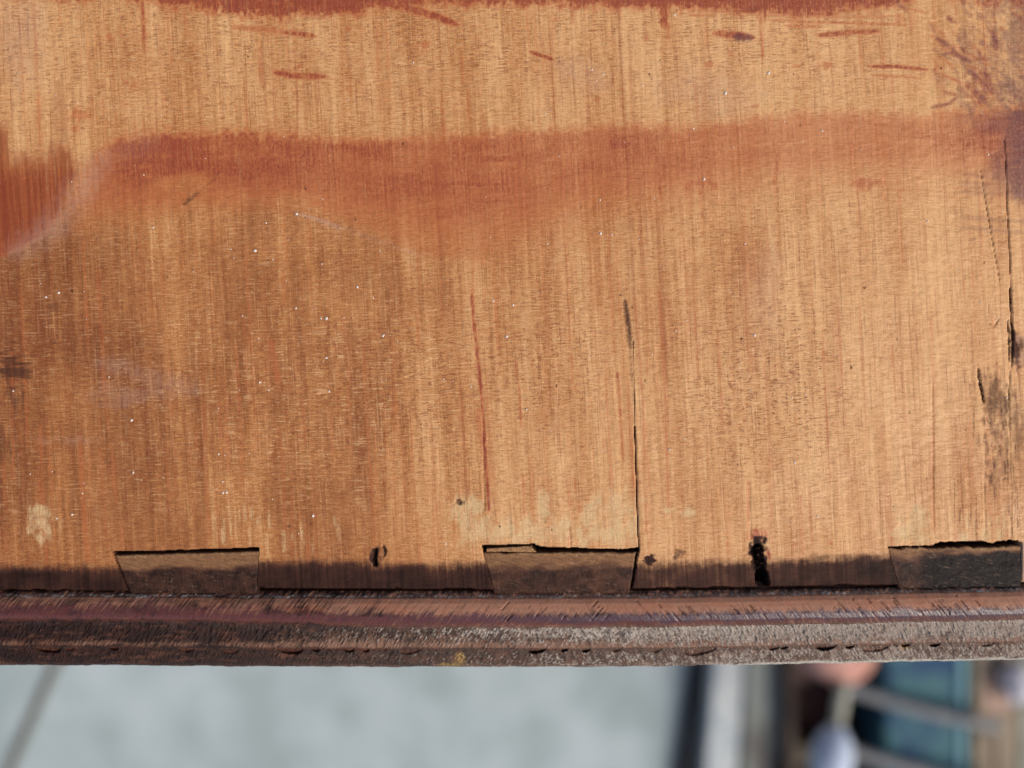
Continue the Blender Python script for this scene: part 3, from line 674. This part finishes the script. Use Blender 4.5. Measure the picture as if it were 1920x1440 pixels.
mould_me = grid_mesh('moulding', Vf, len(yr), len(xs2), dict(wear=np.clip(wear, 0, 1), shellac=shel, grey=np.clip(grey, 0, 1), crust=np.clip(rugged, 0, 1), yellow=yellow, dust=gx_*.8+0*X2, violet=violet, deep=np.clip(deep, 0, 1), slant=slant*np.ones_like(X2)), skirt=-.0222)
FPLAIN = simple_wood('front_face_wood', lin(52, 28, 24), lin(104, 62, 48), 60, 8, .45)
fx0, fx1 = (-340-960)*PX, (2008-960)*PX
fb_y0 = -.0522; fb_y1 = (720-1092)*PX
front = box('front_board', fx0+.003, fx1-.003, fb_y0-.003, fb_y1-.0015, FLOOR_Z, -.0225, FPLAIN, drawer, .0015)
mould = link('moulding', mould_me, FRONT, front)
mould['label'] = 'moulded edge with purple varnished bead and scaly grey crust'

# ---- the pins of the joint: end grain wedges of the front board let into the side
def pin_material():
    g = NG('dirty_pin_end_grain')
    T, R = g.noise, g.rng
    d = g.attr('dirt'); s_ = g.attr('scuff'); p_ = g.attr('pale')
    a = T(g.coords(26, 3.5, rot=.25), 4, .65); b = T(g.coords(3.5, 4), 3, .7); e = T(g.coords(30, 26), 3, .6); v = T(g.coords(3, 24, rot=-.1), 3, .6)
    c = g.mix(R(g.add(a, g.mul(b, .5)), .5, 1.0), lin(112, 80, 56), lin(158, 118, 80))
    c = g.mix(g.mul(R(e, .4, .6), .4), c, lin(126, 90, 66))
    df = g.mul(d, R(g.add(e, g.mul(v, .6), g.mul(b, .3)), .6, 1.25, 1.12, .78))
    c = g.mix(R(df, .08, .7), c, g.mix(R(df, .5, .95), lin(82, 54, 42), lin(26, 18, 18)))
    c = g.mix(g.mul(s_, R(g.add(a, g.mul(b, .6)), .75, 1.0)), c, lin(168, 140, 118))
    c = g.mix(g.mul(p_, R(b, .4, .6)), c, lin(196, 160, 112))
    g.bump(g.add(g.mul(a, .5), g.mul(b, .6), g.mul(v, .3)), .00012, .8)
    return g.fin(c, R(b, .3, .7, .5, .7), .14)
PIN = pin_material()
labels = ['left dirty brown pin with a straight dark gap above', 'middle pin with a wide black gap above', 'right pin, nearly black with a ragged top']
darks = [.80, .76, 1.1]
for n_, Pn in enumerate(PINS):
    q = Pn['q']; U, Vq = np.meshgrid(np.linspace(0, 1, 150), np.linspace(0, 1, 60))
    (x0, y0), (x1, y1), (x2, y2), (x3, y3) = q
    px_ = (x0*(1-U)+x1*U)*(1-Vq)+(x3*(1-U)+x2*U)*Vq; py_ = (y0*(1-U)+y1*U)*(1-Vq)+(y3*(1-U)+y2*U)*Vq
    px_ = px_ + (-(1-ss(0, .03, U))*(3.2 if n_ else 0)+ss(.97, 1, U)*(0 if n_ == 1 else 3.0)); py_ = py_ + (fbm(18, 18, 501+n_, 3, 0, px_, py_*0)-.5)*(5 if n_ else 2.4)*(1-Vq)**2
    if n_ == 2: py_ = py_ - 3*(1-Vq)**2*ss(1700, 1760, px_)*0 + 4*(fbm(7, 7, 77, 3, 0, px_, py_*0)-.5)*(1-Vq)**2
    px_ = px_ + (fbm(14, 14, 511+n_, 3, 0, px_*0, py_)-.5)*3*(1-ss(0, .1, np.minimum(U, 1-U)))
    dpx = np.minimum.reduce([(px_-px_.min(1, keepdims=True)), (px_.max(1, keepdims=True)-px_), (py_-py_.min(0, keepdims=True))])
    h = -.8+(fbm(60, 20, 521+n_, 3, 0, px_, py_)-.5)*2.4+(fbm(8, 8, 523+n_, 3, 0, px_, py_)-.5)*1.1-2.5*(1-ss(0, 3, dpx))**2
    h += -5*ss(.86, 1, Vq)+(fbm(9, 9, 531+n_, 3, 0, px_, py_)-.5)*5*ss(.8, .95, Vq)
    bt = np.interp(px_, [0, 260, 480, 905, 1180, 1665, 1913], [1066, 1062, 1056, 1060, 1056, 1040, 1034])
    dd_ = ss(-12, 16, py_-bt+(fbm(40, 14, 541+n_, 3, 0, px_, py_)-.5)*26)*darks[n_]
    if n_ == 1: dd_ *= .82+.5*(fbm(60, 200, 551, 2, 0, px_, py_)-.3)
    if n_ == 2: dd_ *= .72+.35*ss(1700, 1790, px_)
    dd_ = np.maximum(dd_, .6*(1-ss(0, 2, dpx))); dd_ = np.maximum(dd_, .28)
    sf_ = np.clip((fbm(9, 3.5, 561+n_, 3, .5, px_, py_)-.56)*4, 0, 1)*.38*ss(.15, .5, fbm(50, 30, 569, 2, 0, px_, py_))
    pl_ = np.clip(1-ss(0, 5, py_-py_.min(0, keepdims=True)-3), 0, 1)*.5*fbm(20, 20, 565, 2, 0, px_, py_)
    Vp = np.stack([(px_-960)*PX, (720-py_)*PX, h*PX], -1).reshape(-1, 3)
    po = link('dovetail_pin', grid_mesh('dovetail_pin', Vp, 60, 150, dict(dirt=dd_, scuff=sf_, pale=pl_), skirt=-.0042), PIN, front)
    po['label'] = labels[n_]
# a thin slip of wood wedged above the middle pin
U, Vq = np.meshgrid(np.linspace(0, 1, 60), np.linspace(0, 1, 10))
tx = 912+U*94-(Vq-0)*6*0; ty = np.interp(U, [0, .3, .7, .96, 1], [1029, 1027.5, 1025, 1024, 1030])
by = np.interp(U, [0, .3, .8, 1], [1034.5, 1034.5, 1035, 1035.5])
px_ = tx-(1-Vq)*(7*ss(.85, 1, U)); py_ = ty*(1-Vq)+by*Vq+(fbm(10, 10, 571, 2, 0, tx, tx*0)-.5)*1.6
h = -.4+(fbm(9, 9, 573, 3, 0, px_, py_)-.5)*1.4
slip = link('wood_slip', grid_mesh('wood_slip', np.stack([(px_-960)*PX, (720-py_)*PX, h*PX], -1).reshape(-1, 3), 10, 60, dict(dirt=px_*0+.04, scuff=px_*0, pale=px_*0+.35), skirt=-.004), PIN, front)
slip['label'] = 'pale sliver of wood wedged above the middle pin'

# ---- small drops of pale paint spattered on the side board
sp_list = [(1360, 175, 3.6), (478, 470, 3.6), (556, 401, 3.0), (1441, 137, 3), (950, 631, 3.2), (110, 549, 3), (612, 597, 3.4), (602, 597, 2), (418, 924, 2.4), (247, 788, 3), (720, 628, 2), (832, 711, 1.8), (418, 903, 2.2), (425, 923, 2.8), (587, 967, 3), (250, 886, 2.2), (410, 852, 2), (1320, 336, 2.8), (1126, 438, 2.8), (1147, 440, 2), (1125, 375, 2), (1300, 241, 2.2), (1397, 457, 2.2), (499, 418, 2.2), (287, 427, 1.8), (670, 538, 2.6), (555, 578, 2), (700, 559, 1.6), (925, 564, 2.2), (962, 572, 2.2), (987, 768, 2.2), (455, 592, 1.6), (485, 635, 1.8), (612, 671, 3), (617, 734, 2.2), (487, 717, 2.4), (1223, 665, 2), (1267, 620, 2), (1415, 629, 3), (1027, 457, 1.6), (1450, 465, 1.6), (836, 1020, 2), (1375, 276, 1.6), (1541, 245, 2.2), (1853, 290, 2), (1739, 415, 2), (205, 707, 1.8), (25, 733, 2), (1130, 845, 2), (1255, 843, 2.4), (883, 725, 2.2), (540, 450, 1.5), (86, 557, 2.4), (745, 640, 1.5), (718, 630, 2.4), (645, 596, 1.6), (635, 627, 1.4), (335, 735, 1.4), (1485, 745, 1.6), (1533, 968, 2), (1490, 868, 2), (1510, 740, 1.6), (1888, 745, 2), (1870, 760, 1.6), (155, 925, 2), (107, 972, 1.8), (135, 965, 2.4), (265, 900, 1.4), (560, 1000, 1.4), (712, 470, 1.4), (1265, 28, 2), (1205, 160, 2), (775, 117, 1.8), (1110, 130, 2), (1131, 140, 2.2), (57, 889, 1.6)]
sp_r = np.random.RandomState(3)
for k in range(90): sp_list.append((sp_r.uniform(20, 1880), sp_r.uniform(130, 1000), sp_r.uniform(.9, 1.5)))
sv, sfc = [], []
for (cx, cy, r) in sp_list:
    z0 = float(sample(H, np.array([cx]), np.array([cy]))[0])
    if z0 < -4: continue
    n0 = len(sv); el = sp_r.uniform(.75, 1.3); a0 = sp_r.uniform(0, 3)
    for rr, hz in ((1.0, -1.5), (.8, .7), (.35, 1.3)):
        for k in range(7):
            a = a0+k*2*math.pi/7; q_ = rr*r*(1+.18*math.sin(k*2.3+cx))
            sv.append(((cx+q_*math.cos(a)-960)*PX, (720-cy-q_*el*math.sin(a)*-1)*PX, (z0+hz*min(r/2.2, 1.2))*PX))
    for L in (0, 1):
        for k in range(7):
            a, b = n0+L*7+k, n0+L*7+(k+1) % 7; sfc.append((a, b, b+7, a+7))
    sfc.append(tuple(n0+14+k for k in range(7)))
g = NG('pale_paint'); PAINT = g.fin(g.mix(g.noise(g.coords(6, 6), 2), lin(196, 182, 168), lin(232, 226, 220)), .45, .5)
spk = link('paint_specks', pydata('paint_specks', sv, sfc, True), PAINT, side); spk['kind'] = 'stuff'
spk['label'] = 'tiny white paint drops spattered on the side'

# ================================================================== floor
def floor_material():
    g = NG('concrete_floor_paint')
    a = g.noise(g.coords(520, 660), 4, .5); b = g.noise(g.coords(1400, 900), 3, .6); c_ = g.noise(g.coords(18, 18), 3, .6)
    c = g.mix(g.rng(g.add(g.mul(a, .7), g.mul(b, .5)), .42, .78), lin(148, 163, 164), lin(176, 189, 192))
    c = g.mix(g.mul(g.rng(c_, .45, .7), .25), c, lin(130, 138, 140))
    g.bump(c_, .0006, .4)
    return g.fin(c, .75, .3)
fl = link('floor', pydata('floor', [(-6, -6, 0), (6, -6, 0), (6, 6, 0), (-6, 6, 0)], [(0, 1, 2, 3)]), floor_material())
fl.location = (0, 0, FLOOR_Z); fl['kind'] = 'structure'

jm = simple_wood('brown_grey_joint_filler', lin(84, 84, 74), lin(108, 104, 92), 30, 30, .9)
a = Vector(at(118, 1215, FLOOR_Z)); b = Vector(at(-60, 1620, FLOOR_Z)); d = (b-a).normalized(); nrm = Vector((-d.y, d.x))*.0042
a -= d*.3
fj = link('floor_joint', pydata('floor_joint', [(*(a-nrm), 0), (*(b-nrm), 0), (*(b+nrm), 0), (*(a+nrm), 0)], [(0, 1, 2, 3)]), jm)
fj.location.z = FLOOR_Z+.002; fj['kind'] = 'structure'

# ================================================================== things standing and lying on the floor, out of focus
import bmesh
def paint(name, a, b, rough=.6, size=120, spec=.4):
    g = NG(name); n = g.noise(g.coords(size, size*1.6), 4, .6)
    g.bump(g.noise(g.coords(12, 12), 3), .0003, .5)
    return g.fin(g.mix(g.rng(n, .38, .62), a, b), rough, spec)

def plank(name, p0, p1, wpx, ztop, zbot, mat, label, cat, group=None, w1=None):
    """a real board, laid between two points given at its top face"""
    a = Vector(at(*p0, ztop)); b = Vector(at(*p1, ztop)); k = (CAM_H-ztop)/CAM_H*PX
    d = (b-a); L = d.length; w = wpx*k/2; w2 = (w1 or wpx)*k/2
    bm = bmesh.new()
    vs = [bm.verts.new(c) for c in [(-w, 0, 0), (w, 0, 0), (w2, L, 0), (-w2, L, 0)]]
    f = bm.faces.new(vs); r = bmesh.ops.extrude_face_region(bm, geom=[f])
    for v in [e for e in r['geom'] if isinstance(e, bmesh.types.BMVert)]: v.co.z = ztop-zbot
    bmesh.ops.recalc_face_normals(bm, faces=bm.faces[:])
    bmesh.ops.bevel(bm, geom=bm.edges[:], offset=.003, segments=3, affect='EDGES', profile=.5)
    me = bpy.data.meshes.new(name); bm.to_mesh(me); bm.free()
    o = link(name, me, mat); o.location = (a.x, a.y, zbot); o.rotation_euler.z = math.atan2(d.y, d.x)-math.pi/2
    return tag(o, label, cat, group)

F = FLOOR_Z
plank('timber', (1330, 1150), (1268, 1560), 40, F+.008, F+.0005, paint('black_paint', lin(26, 30, 32), lin(44, 50, 54), .45), 'black timber rail lying on the pale floor, leftmost of the boards', 'timber', 'boards lying on the floor')
plank('timber', (1356, 1150), (1302, 1560), 26, F+.012, F+.0005, paint('taupe_paint', lin(112, 106, 100), lin(142, 136, 126)), 'narrow taupe timber slat between the black rail and the white board', 'timber', 'boards lying on the floor')
plank('board', (1376, 1150), (1344, 1560), 62, F+.030, F+.0005, paint('white_paint', lin(164, 176, 182), lin(192, 197, 196)), 'pale white painted board lying between the taupe slat and the grey board', 'board', 'boards lying on the floor')
plank('board', (1440, 1150), (1420, 1560), 72, F+.034, F+.0005, paint('grey_weathering', lin(92, 90, 86), lin(136, 144, 138), .7, 300), 'weathered grey board lying beside the dark open crate', 'board', 'boards lying on the floor')

def mbox(x0, x1, y0, y1, z0, z1, bm):
    r = bmesh.ops.create_cube(bm, size=1)
    for v in r['verts']: v.co = Vector(((x0+x1)/2+v.co.x*(x1-x0), (y0+y1)/2+v.co.y*(y1-y0), (z0+z1)/2+v.co.z*(z1-z0)))
def part(name, boxes, mat, parent, bev=.0015):
    bm = bmesh.new()
    for b_ in boxes: mbox(*b_, bm)
    if bev: bmesh.ops.bevel(bm, geom=bm.edges[:], offset=bev, segments=2, affect='EDGES', profile=.5)
    me = bpy.data.meshes.new(name); bm.to_mesh(me); bm.free(); return link(name, me, mat, parent)

# dark open crate
zt = F+.048
cx0, cy1 = at(1482, 1225, zt); cx1, cy0 = at(1650, 1640, zt)
ox, oy = (cx0+cx1)/2, (cy0+cy1)/2; hx, hy = (cx1-cx0)/2, (cy1-cy0)/2
crate = empty('open_crate', (ox, oy, F+.0005), 'dark brown open wooden crate between the grey board and the teal box', 'crate')
cm = paint('dark_stained_crate_wood', lin(46, 36, 30), lin(66, 52, 42), .7, 200)
cr = paint('reddish_crate_wood', lin(48, 24, 22), lin(70, 36, 32), .7, 200)
part('base', [(-hx+.004, hx-.004, -hy+.004, hy-.004, 0, .008)], cr, crate)
for s_ in (-1, 1):
    for j in range(3):
        part('slat', [(s_*hx-.004, s_*hx+.004, -hy, hy, .009+j*.0135, .0215+j*.0135)], cm, crate)
        part('slat', [(-hx+.0045, hx-.0045, s_*(hy-.005)-.004, s_*(hy-.005)+.004, .009+j*.0135, .0215+j*.0135)], cm, crate)
for s_ in (-1, 1):
    for s2 in (-1, 1):
        part('corner_post', [(s_*(hx-.013)-.008, s_*(hx-.013)+.008, s2*(hy-.018)-.008, s2*(hy-.018)+.008, .0085, .046)], cr, crate)
part('divider', [(-hx+.0045, hx-.0045, hy-.105, hy-.085, .0085, .036)], paint('olive_brown_wood', lin(64, 58, 44), lin(84, 76, 58), .7), crate)

# teal storage box with a lid
zt = F+.080
bx0, by1 = at(1660, 1190, zt); bx1, by0 = at(1812, 1600, zt)
ox, oy = (bx0+bx1)/2, (by0+by1)/2; hx, hy = (bx1-bx0)/2, (by1-by0)/2
bn = empty('storage_box', (ox, oy, F+.0005), 'flat teal blue storage box with a lighter strip along its right edge', 'storage box')
g = NG('teal_fabric'); n1_ = g.noise(g.coords(420, 420, loc=(.3, 1.2, 0)), 3, .55)
tb = g.fin(g.mix(g.rng(n1_, .40, .60), lin(22, 62, 98), lin(62, 104, 112)), .7, .3)
tr = paint('light_teal_edging', lin(74, 128, 144), lin(92, 144, 158), .5)
part('body', [(-hx+.004, hx-.004, -hy+.004, hy-.004, 0, .060)], paint('dark_teal_fabric', lin(24, 60, 74), lin(44, 84, 92), .8), bn, .004)
part('lid', [(-hx, hx-.0075, -hy, hy, .0605, .079)], tb, bn, .004)
part('edging', [(hx-.007, hx+.001, -hy, hy, .061, .0795)], tr, bn, .002)

# lathe helper
def lathe(name, prof_, mat, parent, seg=40, axis='Z'):
    v, f = [], []
    for (r, z) in prof_:
        for k in range(seg):
            a = 2*math.pi*k/seg; v.append((r*math.cos(a), r*math.sin(a), z))
    for j in range(len(prof_)-1):
        for k in range(seg): f.append((j*seg+k, j*seg+(k+1) % seg, (j+1)*seg+(k+1) % seg, (j+1)*seg+k))
    f.append(tuple(range(seg-1, -1, -1))); f.append(tuple((len(prof_)-1)*seg+k for k in range(seg)))
    return link(name, pydata(name, v, f, True), mat, parent)

# salmon clay jar, standing in the crate next to the bin
kz = (CAM_H-(F+.12))/CAM_H*PX
jx, jy = at(1584, 1222, F+.12)
jar = empty('clay_jar', (jx, jy, F+.0095), 'salmon pink clay jar standing at the back of the dark crate', 'jar')
R_ = 72*kz
jmm = paint('salmon_clay', lin(172, 122, 108), lin(196, 150, 138), .7, 160)
lathe('body', [(R_*.7, 0), (R_*.9, .03), (R_, .06), (R_*1.02, .08), (R_*.96, .095), (R_*.85, .102)], jmm, jar)
lathe('lid', [(R_*.9, .1025), (R_*.93, .106), (R_*.7, .112), (R_*.25, .116), (R_*.05, .117)], jmm, jar)

# grey rods resting across the bin and the crate
def tube(name, pts, r, mat, seg=10):
    P_ = [Vector(p) for p in pts]; v, f = [], []
    for i, p in enumerate(P_):
        t_ = (P_[min(i+1, len(P_)-1)]-P_[max(i-1, 0)]).normalized(); s1 = t_.cross(Vector((0, 0, 1))).normalized(); s2 = s1.cross(t_)
        for k in range(seg):
            a = 2*math.pi*k/seg; v.append(p+s1*(r*math.cos(a))+s2*(r*math.sin(a)))
    for i in range(len(P_)-1):
        for k in range(seg): f.append((i*seg+k, i*seg+(k+1) % seg, (i+1)*seg+(k+1) % seg, (i+1)*seg+k))
    f += [tuple(range(seg-1, -1, -1)), tuple((len(P_)-1)*seg+k for k in range(seg))]
    return link(name, pydata(name, v, f, True), mat)
gm = paint('grey_metal', lin(98, 102, 108), lin(120, 122, 122), .5)
zr = F+.092
def bez(a, b, c, n=16):
    return [tuple((1-t)**2*np.array(a)+2*t*(1-t)*np.array(b)+t*t*np.array(c)) for t in np.linspace(0, 1, n)]
def atz(px, py, z): return (*at(px, py, z), z)
tag(tube('metal_rod', bez(atz(1572, 1283, zr), atz(1700, 1332, zr), atz(1870, 1362, zr+.0005)), 12*(CAM_H-zr)/CAM_H*PX, gm), 'bent grey rod lying over the teal box, ending beside the cardboard box', 'rod', 'grey rods across the bin')
tag(tube('metal_rod', bez(atz(1575, 1400, zr), atz(1660, 1432, zr), atz(1900, 1490, zr)), 13*(CAM_H-zr)/CAM_H*PX, gm), 'straight grey rod over the bin corner, nearer the bottom of the photo', 'rod', 'grey rods across the bin')

# pale turned spindle with a white bulb end, lying across the two rods
zs = F+.125; ks = (CAM_H-zs)/CAM_H*PX
sx_, sy_ = at(1582, 1280, zs); ex, ey_ = at(1552, 1470, zs)
sp_o = empty('turned_spindle', (sx_, sy_, zs), 'pale turned spindle with a white bulb end lying over the rods above the crate', 'spindle')
sp_o.rotation_euler = (Vector((ex-sx_, ey_-sy_, 0))).to_track_quat('Z', 'Y').to_euler()
Ls = math.hypot(ex-sx_, ey_-sy_)
lathe('shaft', [(10*ks, 0), (12*ks, .004), (12*ks, Ls*.38), (10*ks, Ls*.42)], paint('pale_grey_green_paint', lin(142, 144, 132), lin(170, 170, 156), .6), sp_o)
lathe('bulb', [(11*ks, Ls*.42), (20*ks, Ls*.47), (32*ks, Ls*.58), (38*ks, Ls*.74), (36*ks, Ls*.88), (24*ks, Ls*1.0), (4*ks, Ls*1.04)], paint('bluish_white_paint', lin(158, 174, 200), lin(184, 196, 214), .5), sp_o)

# cardboard box
zt = F+.07
kx0, ky1 = at(1826, 1150, zt); kx1, ky0 = at(1906, 1620, zt)
ox, oy = (kx0+kx1)/2, (ky0+ky1)/2; hx, hy = (kx1-kx0)/2, (ky1-ky0)/2
kb = empty('cardboard_box', (ox, oy, F+.0005), 'narrow brown cardboard box standing to the right of the teal box', 'box')
km = paint('brown_cardboard', lin(122, 110, 96), lin(150, 136, 116), .9, 160)
part('carton', [(-hx, hx, -hy, hy, 0, .066)], km, kb)
part('flap', [(-hx, -.0008, -hy, hy, .0665, .070)], km, kb, .0008); part('flap', [(.0008, hx, -hy, hy, .0665, .070)], km, kb, .0008)
part('label_sheet', [(-hx*.55, hx*.7, hy*.02+.02, hy*.02+.055, .0703, .0708)], paint('pinkish_paper', lin(158, 132, 118), lin(176, 150, 134), .9), kb, 0)

# grey green post on the far right, with a wad of white cloth hanging on the box
plank('timber', (1940, 1150), (1936, 1620), 56, F+.065, F+.0005, paint('grey_green_paint', lin(120, 124, 112), lin(148, 150, 136), .7), 'grey green timber post at the far right beside the cardboard box', 'timber')
wx, wy = at(1915, 1286, F+.085)
bm = bmesh.new(); bmesh.ops.create_icosphere(bm, subdivisions=4, radius=1)
from mathutils import noise as mn
for v in bm.verts:
    n_ = mn.noise(v.co*2.2)*.25+mn.noise(v.co*5)*.1
    v.co = Vector((v.co.x*.013, v.co.y*.016, v.co.z*.011))*(1+n_)
me = bpy.data.meshes.new('rag'); bm.to_mesh(me); bm.free(); me.polygons.foreach_set('use_smooth', [True]*len(me.polygons))
rag_o = link('rag', me, paint('white_cloth', lin(186, 186, 196), lin(208, 208, 216), .9)); rag_o.location = (wx, wy, F+.080)
tag(rag_o, 'small crumpled white rag lying on the cardboard box and the post', 'rag')
